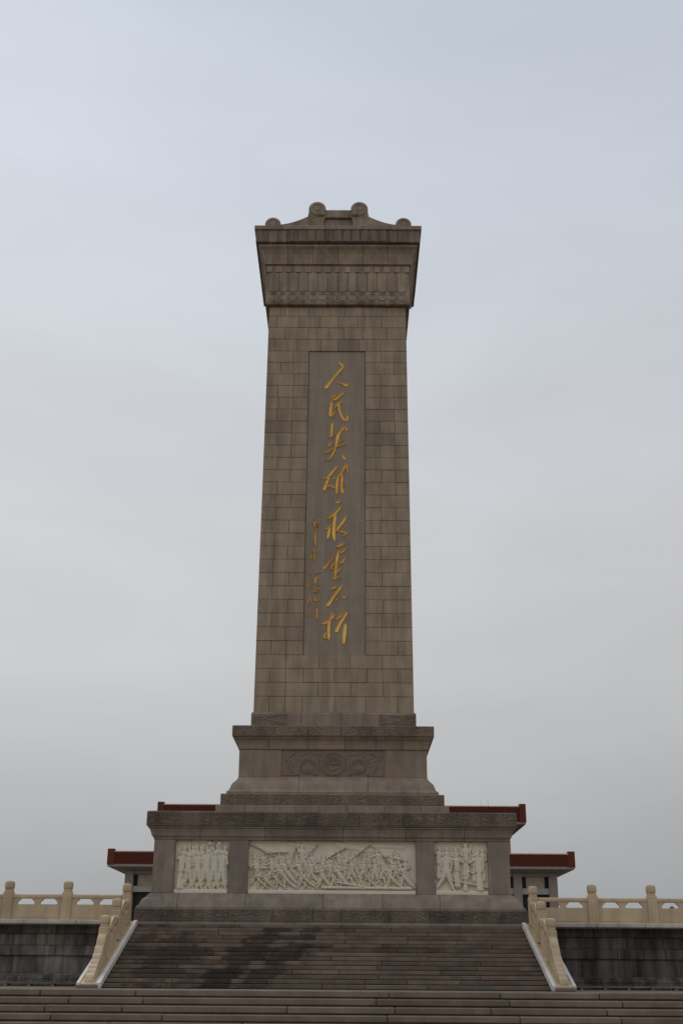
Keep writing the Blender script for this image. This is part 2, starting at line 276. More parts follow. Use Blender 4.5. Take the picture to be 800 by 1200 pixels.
TOP = 1.85; YS = 39.6-D0; RISE = TOP/15; TREAD = .357            # the stair between the two terraces
up = MB().box(-19.4, 19.4, YS+1.05, 26, .01, TOP-.006).build('upper_terrace', G['pave']); up['kind'] = 'structure'
st = MB()
for k in range(15): st.box(-6.14, 6.14, YS-TREAD*(14-k)+.06, YS+.9, .0, RISE*(k+1)-.04)
st = st.build('stairs', G['joint']); st['kind'] = 'structure'
for k in range(15):
    y0 = YS-TREAD*(14-k); z1 = RISE*(k+1)
    js = [-6.095]; x = -6.13+rnd.uniform(.9, 3.4)
    while x < 5.0: js.append(x); x += rnd.choice([rnd.uniform(2.3, 3.3), rnd.uniform(1.1, 2.0), 2.85])
    js.append(6.095)
    for a, b in zip(js[:-1], js[1:]):
        dy = rnd.uniform(-.008, .008); dz = rnd.uniform(-.004, .0)
        MB().cbox(a+.010, b-.010, y0+dy, y0+.45 if k < 14 else y0+1.6, z1-.105+dz, z1+dz, .010).build('step_slab', G['step'], st)

# ================================================================ TERRACE WALLS
YW = YS+.0                                                       # wall face
def terrace_wall(s, label):
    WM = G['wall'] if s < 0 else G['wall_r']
    root = empty('terrace_wall', (s*11.2, YW, 0)); tag(root, label, 'wall'); o = root.location
    A, B = 6.62, 19.5
    X = lambda a, b: (min(s*a, s*b), max(s*a, s*b))
    MB(o).box(*X(A, B), YW+.06, YW+1.0, .012, 1.77).build('core', G['joint'], root)
    def course(name, z0, z1, yf, step, m, jit=.35, g=.006, c=.012):
        x = A-rnd.uniform(0, step*.5); 
        while x < B:
            x2 = min(x+step*rnd.uniform(1-jit, 1+jit), B)
            if x2 > A+.1:
                a, b = X(max(x, A), x2); yy = yf+rnd.uniform(-.006, .006)
                MB(o).cbox(a+g, b-g, yy, YW+.3, z0+g, z1-g, c).build(name, m, root)
            x = x2
    course('stone_block', 1.53, 1.795, YW-.05, 1.9, WM)
    course('stone_block', 1.18, 1.53, YW+.03, 1.6, WM)
    course('stone_block', .88, 1.18, YW-.03, 2.2, WM)
    course('stone_slab', .36, .88, YW+.05, .62, WM, .15)
    # rounded base moulding
    x = A
    while x < B:
        x2 = min(x+rnd.uniform(1.3, 2.2), B); a, b = X(x, x2); a += .006; b -= .006
        prof = [(YW+.3, .09), (YW-.20, .09), (YW-.20, .15), (YW-.155, .17), (YW-.165, .22), (YW-.13, .27), (YW-.06, .32), (YW-.0, .355), (YW+.3, .355)]
        MB(o).prism(prof, 'x', a, b).build('base_moulding', WM, root); x = x2
    MB(o).box(*X(A, B), YW-.24, YW+.3, .012, .085).build('footing', WM, root)
    return root
terrace_wall(-1, 'dark rain-streaked granite terrace wall left of the stairs, under the pale balustrade')
terrace_wall(1, 'dark rain-streaked granite terrace wall right of the stairs, nearly black beside the rail')
# side returns of the upper terrace
for s in (-1, 1):
    pass
# low stone duct standing on small feet along the wall's foot
def duct(s, label):
    x0, x1 = 6.95, 19.0; y0 = 38.75-D0
    root = empty('duct_cover', (s*12, y0+.15, 0)); tag(root, label, 'duct cover', 'stone duct covers at the wall foot'); o = root.location
    x = x0
    while x < x1:
        a, b = sorted((s*x, s*(x+1.44))); MB(o).cbox(a+.008, b-.008, y0, y0+.34, .055, .105, .008).build('cover_slab', G['lstep'], root)
        for q in (0, .72):
            c = s*(x+q+.05); MB(o).box(c-.055, c+.055, y0+.012, y0+.3, -.002, .054).build('foot', G['lstep'], root)
        x += 1.44
duct(-1, 'long low stone cover on small feet at the left wall foot')
duct(1, 'long low stone cover on small feet at the right wall foot')

# ================================================================ BALUSTRADES
def smooth_poly(pts, n=1): return pts
def post_meshes():
    """marble post: square shaft with chamfers, a neck and a rounded square head"""
    b = MB(); w = .15
    b.cbox(-w, w, -w, w, -.02, .84, .022); b.cbox(-w+.03, w-.03, -w+.03, w-.03, .83, .93, .02)
    b.box(-.055, .055, -w-.012, -w+.01, .08, .70)
    h = MB(); pr = [(0, 0)]
    rows = [(0.0, .118), (.02, .136), (.055, .141), (.16, .141), (.20, .132), (.228, .112), (.245, .07)]
    vs = []; n = 24
    for z, r in rows:
        for i in range(n):
            a = 2*math.pi*i/n; c, q = math.cos(a), math.sin(a); k = (abs(c)**5+abs(q)**5)**(-1/5)
            vs.append((r*c*k, r*q*k, .925+z))
    fs = [(j*n+i, j*n+(i+1) % n, (j+1)*n+(i+1) % n, (j+1)*n+i) for j in range(len(rows)-1) for i in range(n)]
    fs.append(tuple(range((len(rows)-1)*n, len(rows)*n))); fs.append(tuple(range(n-1, -1, -1))); h.add(vs, fs)
    return b.mesh('post', G['marble']), h.mesh('post_head', G['marble'], True)
post_me, head_me = post_meshes()
def post(root, x, y, z, long=0.0):
    p = link('post', post_me, root, (x-root.location.x, y-root.location.y, z-root.location.z))
    link('post_head', head_me, p); return p
def panel_mesh(Lp, slope, thick=.17):
    """railing panel running along +x from 0 to Lp; rises by slope; lower slab, two long openings and a rounded top rail"""
    b = MB(); h = thick/2
    sh = lambda pts: [(x, z+slope*x) for x, z in pts]
    b.prism(sh([(0, 0), (Lp, 0), (Lp, .465), (0, .465)]), 'y', -h, h)
    b.prism(sh([(.06, .07), (Lp-.06, .07), (Lp-.06, .40), (.06, .40)]), 'y', -h-.012, h+.012)
    # supports between the openings, flaring up to the rail
    m = Lp/2; w = .10*Lp/1.57
    for a, bb, ka, kb in ((0, .16*Lp/1.57, 0, 1), (m-w, m+w, 1, 1), (Lp-.16*Lp/1.57, Lp, 1, 0)):
        pts = [(a, .465), (bb, .465), (bb-.02*kb, .50), (bb-.01*kb, .535), (bb+.085*kb, .62), (bb+.11*kb, .66), (a-.11*ka, .66), (a-.085*ka, .62), (a+.01*ka, .535), (a+.02*ka, .50)]
        b.prism(sh(pts), 'y', -h+.018, h-.018)
    # top rail with an eased profile
    pr = [(-h+.01, .64), (-h-.006, .665), (-h-.006, .735), (-h+.03, .77), (h-.03, .77), (h+.006, .735), (h+.006, .665), (h-.01, .64)]
    k = len(pr); vs = [(0, y, z) for y, z in pr]+[(Lp, y, z+slope*Lp) for y, z in pr]
    b.add(vs, [tuple(range(k)), tuple(range(2*k-1, k-1, -1))]+[(i, i+k, (i+1) % k+k, (i+1) % k) for i in range(k)])
    return b
SP = 1.868; XP = 6.45; YB = 39.25-D0; ZB = 1.93
flat_me = panel_mesh(SP-.30, 0).mesh('railing_panel', G['marble'])
def terrace_balustrade(s, label):
    root = empty('marble_balustrade', (s*12, YB, TOP)); tag(root, label, 'balustrade', 'marble balustrades along the upper terrace'); o = root.location
    x = 6.32
    while x < 19.4:                                              # coping slabs, in the darker copy of the kerb marble
        x2 = min(x+rnd.uniform(1.5, 2.1), 19.5); a, b = sorted((s*x, s*x2))
        MB(o).cbox(a+.004, b-.004, YB-.27, YB+.34, 1.80, 1.925, .02).build('coping_slab', G['coping'], root); x = x2
    for i in range(8):
        if i: post(root, s*(XP+SP*i), YB, ZB)
        if i < 7:
            xl = s*(XP+SP*i)+.15 if s > 0 else -(XP+SP*(i+1))+.15
            link('railing_panel', flat_me, root, (xl-o.x, YB-o.y, 1.926-o.z))
terrace_balustrade(-1, 'pale marble balustrade on the terrace edge left of the stairs')
terrace_balustrade(1, 'pale marble balustrade on the terrace edge right of the stairs')

SL = .344
def rail_z(y): return 1.90+SL*(y-(39.4-D0))                      # top of the sloping stringer
ypost = [39.32-D0, 37.74-D0, 36.14-D0]
slope_me = panel_mesh(1.30, SL, .20).mesh('railing_panel', G['marble'])
for v in slope_me.vertices: v.co = Vector((-v.co.y, v.co.x, v.co.z))
def stair_balustrade(s, label):
    root = empty('stair_balustrade', (s*XP, 37.3-D0, 0)); tag(root, label, 'balustrade', 'marble balustrades flanking the stairs'); o = root.location
    y0, y1 = 34.27-D0, 39.55-D0
    def strip(xa, xb, up_, name, m, ya=y0, yb=y1, dn=.16):
        a, b = sorted((s*xa, s*xb))
        poly = [(ya, max(rail_z(ya)-dn, .0)), (ya, rail_z(ya)+up_), (yb, rail_z(yb)+up_), (yb, rail_z(yb)-dn)]
        if rail_z(ya)-dn < 0: poly = [(ya, .002), (ya, rail_z(ya)+up_), (yb, rail_z(yb)+up_), (yb, rail_z(yb)-dn), (ya+(dn-rail_z(ya))/SL+.05, .002)]
        MB(o).prism(poly, 'x', a, b).build(name, m, root)
    strip(6.10, 6.215, .0, 'inner_kerb', G['white'])
    strip(6.218, 6.66, -.035, 'stringer', G['marble'], y0+.03)
    strip(6.663, 6.75, .0, 'outer_kerb', G['white'])
    # wedge wall under the stringer
    ya = 34.9-D0
    MB(o).prism([(ya, .003), (y1+.3, .003), (y1+.3, rail_z(y1)-.17), (ya, max(rail_z(ya)-.17, .01))], 'x', *sorted((s*6.145, s*6.72))).build('side_wall', G['wall'], root)
    MB(o).cbox(*sorted((s*6.17, s*6.72)), y0-.16, y0+.3, .002, .085, .012).build('foot_slab', G['lstep'], root)
    for i, yp in enumerate(ypost):
        post(root, s*XP, yp, rail_z(yp)-(.0 if i else 0)+.0)
    for i in (1, 2):
        ys = ypost[i]+.15; link('railing_panel', slope_me, root, (0, ys-o.y, rail_z(ys)-.03-o.z))
        link('panel_scroll', scroll_me, root, (0, ys-o.y, rail_z(ys)-.03-o.z))
    # curled end stone: lobes that shrink towards the foot
    yA = ypost[2]-.13; yBt = y0+.12; n = 110; top = []
    lob = [(.16, .50, .25), (.45, .33, .22), (.68, .24, .18), (.88, .17, .16), (1.08, .12, .15), (1.27, .08, .14), (1.46, .04, .13)]
    for k in range(n+1):
        t = (yA-yBt)*k/n; h = .06
        for c, base, r in lob:
            if abs(t-c) < r: h = max(h, base+math.sqrt(r*r-(t-c)**2)*1.0)
        if t < .16: h = max(h, .75)
        top.append((yA-t, rail_z(yA-t)-.03+h))
    poly = top+[(yBt, rail_z(yBt)-.04), (yA, rail_z(yA)-.04)]
    MB(o).prism(poly, 'x', s*XP-.115, s*XP+.115).build('end_stone', G['marble'], root)
    cheek = [(yA-.04, rail_z(yA)-.0)]+[(y, z-.12) for y, z in top[6:-14]]+[(top[-14][0], rail_z(top[-14][0]))]
    MB(o).prism(cheek, 'x', s*XP-.135, s*XP+.135).build('end_stone_panel', G['marble'], root)
sc = MB()                                                         # curled shoulder riding on each sloping panel
pts = []
for k in range(25):
    t = k/24; y = .10+t*1.12; pts.append((y, SL*y+.70+.17*math.sin(math.pi*min(1, t*1.15))**.8*(1 if t < .87 else 1)+.03))
sc.prism(pts+[(1.22, SL*1.22+.66), (.10, SL*.10+.66)], 'x', -.10, .10)
scroll_me = sc.mesh('panel_scroll', G['marble'])
stair_balustrade(-1, 'pale marble stair rail with stepped posts on the left side of the stairs')
stair_balustrade(1, 'pale marble stair rail with stepped posts on the right side of the stairs')

# ================================================================ THE MONUMENT
mon = empty('monument', (0, 0, TOP)); tag(mon, 'tall granite obelisk monument on a two-tier pedestal with gold calligraphy and white reliefs', 'monument')
OM = (0, 0, TOP)
def ringcourse(holder, name, prof, hx, hy, joints, m, carve=None, seed=0):
    """a course of stones round a rectangle; prof = [(offset, z)...] bottom to top; the front is cut at the joints, the other sides run through"""
    zlo, zhi = prof[0][1], prof[-1][1]
    xs = [-1e9]+list(joints)+[1e9]; g = .007
    full = [(-.45, zlo)]+prof+[(-.45, zhi)]
    for a, b in zip(xs[:-1], xs[1:]):
        L_ = []; Rr = []
        for off, z in full:
            xa = -(hx+off)*1.0 if a < -1e8 else a+g; xb = (hx+off) if b > 1e8 else b-g
            y = -(hy+off)
            if off <= -.44: y = -(hy-.45); xa = max(xa, -(hx-.45)) if a < -1e8 else xa; xb = min(xb, hx-.45) if b > 1e8 else xb
            L_.append((xa, y, z)); Rr.append((xb, y, z))
        dy = rnd.uniform(-.004, .004); k = len(L_)
        vs = [(x, y+dy, z) for x, y, z in L_]+[(x, y+dy, z) for x, y, z in Rr]
        o = MB(OM).add(vs, [tuple(range(k)), tuple(range(2*k-1, k-1, -1))]+[(i, i+k, (i+1) % k+k, (i+1) % k) for i in range(k)]).build(name, m, holder)
        if carve:
            za, zb, off = carve
            xa = (-(hx+off)+.06) if a < -1e8 else a+.05; xb = (hx+off-.06) if b > 1e8 else b-.05
            nx = int((xb-xa)/.022); nz = max(6, int((zb-za)/.022))
            gx, gz = np.meshgrid(np.linspace(xa, xb, nx), np.linspace(za, zb, nz)); H = scroll_pattern(gx, gz, seed)
            edge = np.clip(np.minimum(np.minimum(gx-xa, xb-gx), np.minimum(gz-za, zb-gz))/.03, 0, 1)
            grid_relief('carving', m, o, xa, xb, za, zb, -(hy+off)-.018+dy, H*edge, -(hy+off)+.01, OM)
    # side and back runs
    b_ = MB(OM)
    for (sx, n_) in ((1, 3), (-1, 3)):
        cuts = np.linspace(-1, 1, n_*2)
        for q in range(len(cuts)-1):
            A = []; Bq = []
            for off, z in full:
                hx2 = hx+off if off > -.44 else hx-.45; hy2 = hy+off if off > -.44 else hy-.45
                ya = -hy2 if q == 0 else cuts[q]*hy+.006; yb = hy2 if q == len(cuts)-2 else cuts[q+1]*hy-.006
                A.append((sx*hx2, ya, z)); Bq.append((sx*hx2, yb, z))
            # drop the part the mitred front stones already fill
            k = len(A); b_.add(A+Bq, [tuple(range(k)), tuple(range(2*k-1, k-1, -1))]+[(i, i+k, (i+1) % k+k, (i+1) % k) for i in range(k)])
    A = []; Bq = []
    for off, z in full:
        hx2 = hx+off if off > -.44 else hx-.45; hy2 = hy+off if off > -.44 else hy-.45
        A.append((-hx2+.002, hy2, z)); Bq.append((hx2-.002, hy2, z))
    k = len(A); b_.add(A+Bq, [tuple(range(k)), tuple(range(2*k-1, k-1, -1))]+[(i, i+k, (i+1) % k+k, (i+1) % k) for i in range(k)])
    b_.build('side_'+name.split('_')[-1]+'s', m, holder)
def jl(step, lo, hi, jit=.15, ph=.5):
    o = []; x = lo+step*ph
    while x < hi-step*.3: o.append(x+rnd.uniform(-jit, jit)*step); x += step
    return o

# ---- lower pedestal (front plane of the die at y=-5.45)
HX, HY = 6.15, 5.45
low_p = MB(OM).box(-HX+.12, HX-.12, -HY+.43, HY-.12, TOP+.004, 5.66).build('lower_pedestal', G['joint'], mon)
ringcourse(low_p, 'base_stone', [(.44,1.852),(.48,1.87),(.48,2.0)], HX, HY, jl(2.2,-6.6,6.6), G['low'])
ringcourse(low_p, 'carved_plinth_stone', [(.46,2.004),(.46,2.40),(.44,2.425)], HX, HY, [-4.6,-3.45,-1.95,-.6,.35,1.95,3.35,4.75], G['low_carved'], (2.05,2.37,.46), 3)
ringcourse(low_p, 'base_moulding', [(.42,2.428),(.42,2.49),(.36,2.52),(.33,2.60),(.27,2.72),(.15,2.81),(.10,2.88),(.04,2.93),(.0,2.948)], HX, HY, [-5.2,-2.9,-.25,1.75,3.7], G['low'])
ringcourse(low_p, 'cornice_moulding', [(.02,4.722),(.03,4.78),(.09,4.84),(.12,4.95),(.155,5.03),(.16,5.09),(.22,5.10),(.22,5.146)], HX, HY, [-4.55,-2.3,.4,2.6,4.6], G['low'])
ringcourse(low_p, 'carved_cornice_stone', [(.25,5.15),(.27,5.17),(.27,5.62),(.24,5.66)], HX, HY, [-4.2,-3.05,-1.55,.95,2.5,3.6], G['low_carved'], (5.22,5.59,.27), 11)
# four piers and, set between them, three marble relief slabs
PX = [(-6.15,-5.41),(-3.53,-2.87),(2.93,3.57),(5.41,6.15)]
for a, b in PX:
    MB(OM).cbox(a, b, -HY-.0, -HY+.45, 2.952, 4.718, .012).build('pier', G['low'], low_p)
sd_ = MB(OM)
for s in (-1, 1):
    for q in range(4): sd_.box(*sorted((s*(HX-.4), s*HX)), -HY+.456+q*2.6, -HY+.45+(q+1)*2.6-.006, 2.952, 4.718)
sd_.box(-HX+.41, HX-.41, HY-.3, HY, 2.952, 4.718); sd_.build('side_facing', G['low'], low_p)

def cap2(H, X, Z, x1, z1, r1, x2, z2, r2, base, sharp=1.0):
    dx, dz = x2-x1, z2-z1; l2 = dx*dx+dz*dz+1e-9
    t = np.clip(((X-x1)*dx+(Z-z1)*dz)/l2, 0, 1); d = np.hypot(X-(x1+t*dx), Z-(z1+t*dz)); r = r1+(r2-r1)*t
    m = d < r; h = np.where(m, base+np.sqrt(np.maximum(r*r-d*d, 0))*sharp, -1)
    # a thin undercut round each shape keeps figures apart
    halo = (d >= r) & (d < r+.022); H[halo & (H < base+.06)] -= .013
    np.maximum(H, h, out=H)
def figure(H, X, Z, x, z0, h, base, rs, lean=0.0, arm=None, robe=False, step=0.3, facing=1):
    """a generic carved figure, h tall, feet at z0"""
    hd = h*.072; hip = (x+lean*.45*h, z0+h*.50); sh = (x+lean*.82*h, z0+h*.82); head = (x+lean*1.0*h+.02*facing, z0+h*.925)
    if robe:
        cap2(H, X, Z, x-.02, z0+.05*h, h*.088, hip[0], hip[1], h*.072, base); cap2(H, X, Z, x+.05, z0+.04*h, h*.070, hip[0], hip[1], h*.06, base)
    else:
        for sg, bk in ((1, .0), (-1, -.012)):
            kx = x+sg*step*h*.22+lean*h*.2; kz = z0+h*.27; fx = x+sg*step*h*.42-(.10*h*facing if sg*facing < 0 else 0)
            cap2(H, X, Z, hip[0]+sg*.03*h, hip[1], h*.086, kx, kz, h*.064, base+bk); cap2(H, X, Z, kx, kz, h*.060, fx, z0+h*.04, h*.040, base+bk)
            cap2(H, X, Z, fx, z0+h*.025, h*.026, fx+facing*h*.06, z0+h*.018, h*.020, base+bk)
    cap2(H, X, Z, hip[0], hip[1], h*.088, sh[0], sh[1]-.03*h, h*.100, base+.01); cap2(H, X, Z, sh[0]-.065*h, sh[1]-.01*h, h*.052, sh[0]+.065*h, sh[1]-.01*h, h*.052, base+.01)
    cap2(H, X, Z, sh[0], sh[1], h*.035, head[0], head[1]-.03*h, h*.035, base+.01)
    cap2(H, X, Z, head[0], head[1], hd*.95, head[0]+.004, head[1]-.03*h, hd*.8, base+.015); cap2(H, X, Z, head[0]-hd*.7, head[1]+hd*.75, hd*.35, head[0]+hd*.7, head[1]+hd*.75, hd*.35, base+.02)
    for sg in (-1, 1):
        a = arm if (arm and sg == facing) else rs.choice(['down', 'bent', 'fwd'])
        s0 = (sh[0]+sg*.10*h, sh[1]-.01*h)
        e, w = {'up': ((s0[0]+sg*.05*h, s0[1]+.13*h), (s0[0]+sg*.03*h, s0[1]+.27*h)), 'down': ((s0[0]+sg*.04*h, s0[1]-.16*h), (s0[0]+sg*.01*h, s0[1]-.31*h)),
                'bent': ((s0[0]+sg*.05*h, s0[1]-.15*h), (s0[0]-sg*.06*h, s0[1]-.19*h)), 'fwd': ((s0[0]+facing*.11*h, s0[1]-.08*h), (s0[0]+facing*.24*h, s0[1]-.06*h))}[a]
        cap2(H, X, Z, *s0, h*.048, *e, h*.038, base+.022); cap2(H, X, Z, *e, h*.038, *w, h*.028, base+.026); cap2(H, X, Z, *w, h*.028, w[0], w[1]+.01, h*.026, base+.03)
def relief_panel(x0, x1, build, seed, label):
    z0, z1 = 2.955, 4.716; n = .0125; nx = int((x1-x0)/n); nz = int((z1-z0)/n)
    X, Z = np.meshgrid(np.linspace(x0, x1, nx), np.linspace(z0, z1, nz)); H = np.zeros_like(X); rs = random.Random(seed)
    H += .008*fbm(X, Z, seed, 9)
    build(H, X, Z, rs)
    # drapery folds on whatever stands proud
    fold = np.sin((X+.18*np.sin(Z*4+seed)+.05*fbm(X, Z, seed+5, 14))*95)*.006+fbm(X, Z, seed+9, 40)*.004; H += np.where(H > .03, fold, fold*.15)
    H = np.where(Z < z0+.115, np.maximum(H*.0+.125, 0), H); H = np.where((Z > z0+.10) & (Z < z0+.125), .10, H)
    for arr in (X-x0, x1-X): H = np.where(arr < .02, np.minimum(H, .02), H)
    H = np.where(z1-Z < .02, np.minimum(H, .02), H); H = np.clip(H, -.05, .17)
    o = grid_relief('relief_panel', G['relief'], low_p, x0+.004, x1-.004, z0, z1, -HY+.17, H*1.08, -HY+.42, OM); o['label'] = label
def rel_left(H, X, Z, rs):
    g = 3.07
    for i, x in enumerate((-5.08, -4.76, -4.48, -4.18, -3.92, -3.66)): figure(H, X, Z, x, g+.14, 1.30+rs.uniform(-.04, .10), .0, rs, robe=True, facing=rs.choice([-1, 1]), arm=rs.choice(['up', 'bent']))
    for x, hh, rb in ((-5.20, 1.27, 1), (-4.92, 1.20, 0), (-4.62, 1.25, 0), (-4.34, 1.33, 0), (-4.04, 1.28, 0), (-3.78, 1.3, 0)):
        figure(H, X, Z, x, g, hh, .065, rs, robe=bool(rb), lean=rs.uniform(-.05, .08), step=.3, facing=1, arm='up' if x in (-4.34, -4.04) else None)
    for x in (-4.22, -3.9): cap2(H, X, Z, x, 4.62, .07, x, 4.58, .07, .05)
def rel_mid(H, X, Z, rs):
    g = 3.12
    for (xa, za, xb, zb) in ((-2.8, 4.60, -2.0, 4.2), (-2.8, 3.78, -1.6, 3.80), (-2.3, 4.30, -1.5, 4.33), (-1.5, 3.8, -1.2, 4.6), (.55, 4.0, 1.4, 4.65), (1.5, 4.5, 2.1, 3.95), (-.2, 4.1, .5, 4.5), (-1.0, 4.0, -.5, 4.6), (1.9, 4.2, 2.6, 4.05)):
        cap2(H, X, Z, xa, za, .018, xb, zb, .018, .10)
    for (xa, za, xb, zb, r) in ((-1.5, 4.62, -.6, 4.5, .09), (.2, 4.6, 1.5, 4.35, .12), (1.4, 4.6, 2.5, 4.5, .10), (-2.6, 4.6, -1.9, 4.55, .05)): cap2(H, X, Z, xa, za, r, xb, zb, r*.7, -.02, .5)
    for i in range(20):
        x = -2.55+i*.26+rs.uniform(-.05, .05); figure(H, X, Z, x, g+rs.uniform(.22, .36), rs.uniform(.78, .95), .0, rs, lean=rs.uniform(-.28, .05), arm=rs.choice(['up', 'fwd', 'bent']), facing=-1, step=.6)
    figure(H, X, Z, -.95, g+.32, 1.12, .03, rs, lean=-.06, arm='up', facing=-1, step=.5); figure(H, X, Z, 1.75, g+.3, 1.02, .03, rs, lean=-.15, arm='fwd', facing=-1, step=.5)
    for i in range(15):
        x = -2.45+i*.36+rs.uniform(-.08, .08); figure(H, X, Z, x, g+rs.uniform(.08, .16), rs.uniform(.75, .88), .035, rs, lean=rs.uniform(-.40, .05), arm=rs.choice(['fwd', 'up', 'bent']), facing=-1, step=rs.uniform(.4, .8))
    for i in range(15):
        x = -2.45+i*.36+rs.uniform(-.09, .09); low_ = rs.random() < .5
        figure(H, X, Z, x, g-.02, rs.uniform(.45, .58) if low_ else rs.uniform(.72, .84), .075, rs, lean=rs.uniform(-.55, -.1), arm=rs.choice(['fwd', 'up', 'bent']), facing=-1, step=rs.uniform(.5, .95))
    cap2(H, X, Z, -.3, 3.16, .05, 2.75, 3.14, .05, .10); cap2(H, X, Z, .2, 3.33, .03, 1.1, 3.2, .04, .12)
def rel_right(H, X, Z, rs):
    g = 3.08
    for i, x in enumerate((3.72, 4.02, 4.32, 4.62, 4.95, 5.22)): figure(H, X, Z, x, g+.35+rs.uniform(-.05, .1), 1.05, .02, rs, robe=True, facing=rs.choice([-1, 1]))
    figure(H, X, Z, 4.66, g+.45, 1.12, .06, rs, facing=-1, arm='bent', robe=True); figure(H, X, Z, 3.95, g, 1.30, .075, rs, lean=.02, facing=1, step=.45)
    figure(H, X, Z, 4.35, g+.12, 1.12, .05, rs, lean=-.03, robe=True, facing=1); figure(H, X, Z, 4.60, g-.02, .82, .085, rs, lean=.12, step=.9, facing=1, arm='fwd', robe=True)
    figure(H, X, Z, 5.12, g, 1.28, .075, rs, lean=-.05, robe=True, facing=-1, arm='fwd')
    cap2(H, X, Z, 4.2, 3.40, .022, 5.36, 3.2, .022, .13); cap2(H, X, Z, 4.84, 4.66, .03, 4.82, 4.35, .03, .05)
relief_panel(-5.41, -3.53, rel_left, 3, 'white marble relief of standing figures with raised arms')
relief_panel(-2.87, 2.93, rel_mid, 8, 'wide white marble relief of a crowd surging to the left')
relief_panel(3.57, 5.41, rel_right, 5, 'white marble relief of a family group around a seated figure')

# ---- upper pedestal
hx, hy = 3.50, 3.45
up_p = MB(OM).box(-hx+.1, hx-.1, -hy+.1, hy-.1, 5.662, 9.04).build('upper_pedestal', G['joint'], mon)
ringcourse(up_p, 'step_stone', [(.70,5.664),(.72,5.69),(.72,6.06),(.70,6.076)], hx, hy, [-3.15,-1.9,-.5,.55,1.9,3.2], G['ped'])
ringcourse(up_p, 'carved_plinth_stone', [(.57,6.08),(.57,6.47),(.55,6.50)], hx, hy, [-1.85,-.8,.65,1.9], G['carved'], (6.13,6.45,.57), 21)
ringcourse(up_p, 'base_moulding', [(.38,6.504),(.39,6.60),(.33,6.64),(.28,6.70),(.25,6.80),(.20,6.92),(.10,7.02),(.02,7.12),(.0,7.196)], hx, hy, [-1.25,1.3], G['ped'])
xe = 1.925
for a, b in ((-hx, -xe-.004), (xe+.004, hx)): MB(OM).cbox(a, b, -hy, -hy+.4, 7.20, 8.196, .008).build('die_slab', G['ped'], up_p)
s2 = MB(OM)
for s in (-1, 1):
    for q in range(3): s2.box(*sorted((s*(hx-.35), s*hx)), -hy+.41+q*2.1, -hy+.404+(q+1)*2.1-.006, 7.20, 8.196)
s2.box(-hx+.36, hx-.36, hy-.3, hy, 7.2, 8.196); s2.build('side_facing', G['ped'], up_p)
ringcourse(up_p, 'cornice_moulding', [(.0,8.20),(.04,8.22),(.05,8.28),(.06,8.38),(.10,8.50),(.17,8.58),(.21,8.60),(.21,8.646)], hx, hy, [-2.4,-.95,.45,1.6,2.6], G['ped'])
ringcourse(up_p, 'carved_cornice_stone', [(.25,8.65),(.27,8.67),(.27,9.03),(.25,9.06)], hx, hy, [-2.2,-.95,.3,1.4], G['carved'], (8.70,9.01,.27), 31)
ringcourse(up_p, 'shaft_plinth_stone', [(-.33,9.062),(-.33,9.72),(-.36,9.78)], hx, hy-.45, [-1.25,.3,1.15], G['ped'])
for s in (-1, 1):                                                # low carved cloud corners on the shaft's plinth
    gx, gz = np.meshgrid(np.linspace(*sorted((s*3.14, s*1.75)), 66), np.linspace(9.10, 9.69, 28))
    e = np.clip((s*gx-1.75-.35*(1+np.sin(gz*14)))/.08, 0, 1)*np.clip(np.minimum(gz-9.10, 9.69-gz)/.04, 0, 1)*np.clip((3.14-s*gx)/.04, 0, 1)
    grid_relief('corner_carving', G['carved'], up_p, *sorted((s*3.14, s*1.75)), 9.10, 9.69, -(hy-.45-.33)-.004, (scroll_pattern(gx, gz, 41)+.018)*e, -(hy-.45-.33)+.01, OM)
# wreath carving on the die
X, Z = np.meshgrid(np.linspace(-xe, xe, 310), np.linspace(7.203, 8.193, 82)); H = .004*fbm(X, Z, 2, 30)
def wreath(cx, cz, r, w):
    d = np.hypot(X-cx, Z-cz); a = np.arctan2(Z-cz, X-cx); m = np.exp(-((d-r)/w)**2)
    H[:] = np.maximum(H, m*(.045+.014*np.sin(a*26+(d-r)*60)))
wreath(0, 7.70, .40, .085); wreath(0, 7.70, .25, .03); wreath(-.95, 7.62, .25, .07); wreath(.95, 7.62, .25, .07)
def arcb(cx, cz, r, a0, a1, w, h):
    d = np.hypot(X-cx, Z-cz); a = np.degrees(np.arctan2(Z-cz, X-cx)); H[:] = np.maximum(H, np.where((a > a0) & (a < a1), np.exp(-((d-r)/w)**2)*h, 0))
arcb(0, 7.70, .17, 0, 180, .03, .05); cap2(H, X, Z, -.18, 7.68, .02, .18, 7.68, .02, .02); cap2(H, X, Z, 0, 7.7, .05, 0, 7.86, .02, .0)
for s in (-1, 1):
    arcb(s*.95, 7.70, .13, 0, 180, .03, .045); cap2(H, X, Z, s*.95, 7.46, .09, s*.95, 7.44, .07, -.02)
    cap2(H, X, Z, s*1.78, 8.05, .03, s*1.50, 7.36, .05, .0); cap2(H, X, Z, s*1.45, 8.08, .05, s*1.62, 7.95, .03, .0)
    cap2(H, X, Z, s*.62, 7.30, .06, s*.50, 8.05, .03, .0); cap2(H, X, Z, s*.72, 7.32, .05, s*.66, 7.75, .02, .0); cap2(H, X, Z, s*1.3, 7.30, .06, s*1.2, 7.9, .02, .0)
    for q in range(9):
        t = q/8; lx = s*(1.35+.45*t); cap2(H, X, Z, lx, 7.27, .045, lx+s*.06, 7.36+.05*math.sin(q*2), .03, -.01); cap2(H, X, Z, s*(1.25+.5*t), 7.55+.4*((q*5) % 7)/7, .035, s*(1.30+.5*t), 7.62+.4*((q*5) % 7)/7, .02, -.005)
    for q in range(7): cap2(H, X, Z, s*(.35+.13*q), 8.02+.05*math.sin(q*3), .04, s*(.40+.13*q), 8.08, .03, -.01)
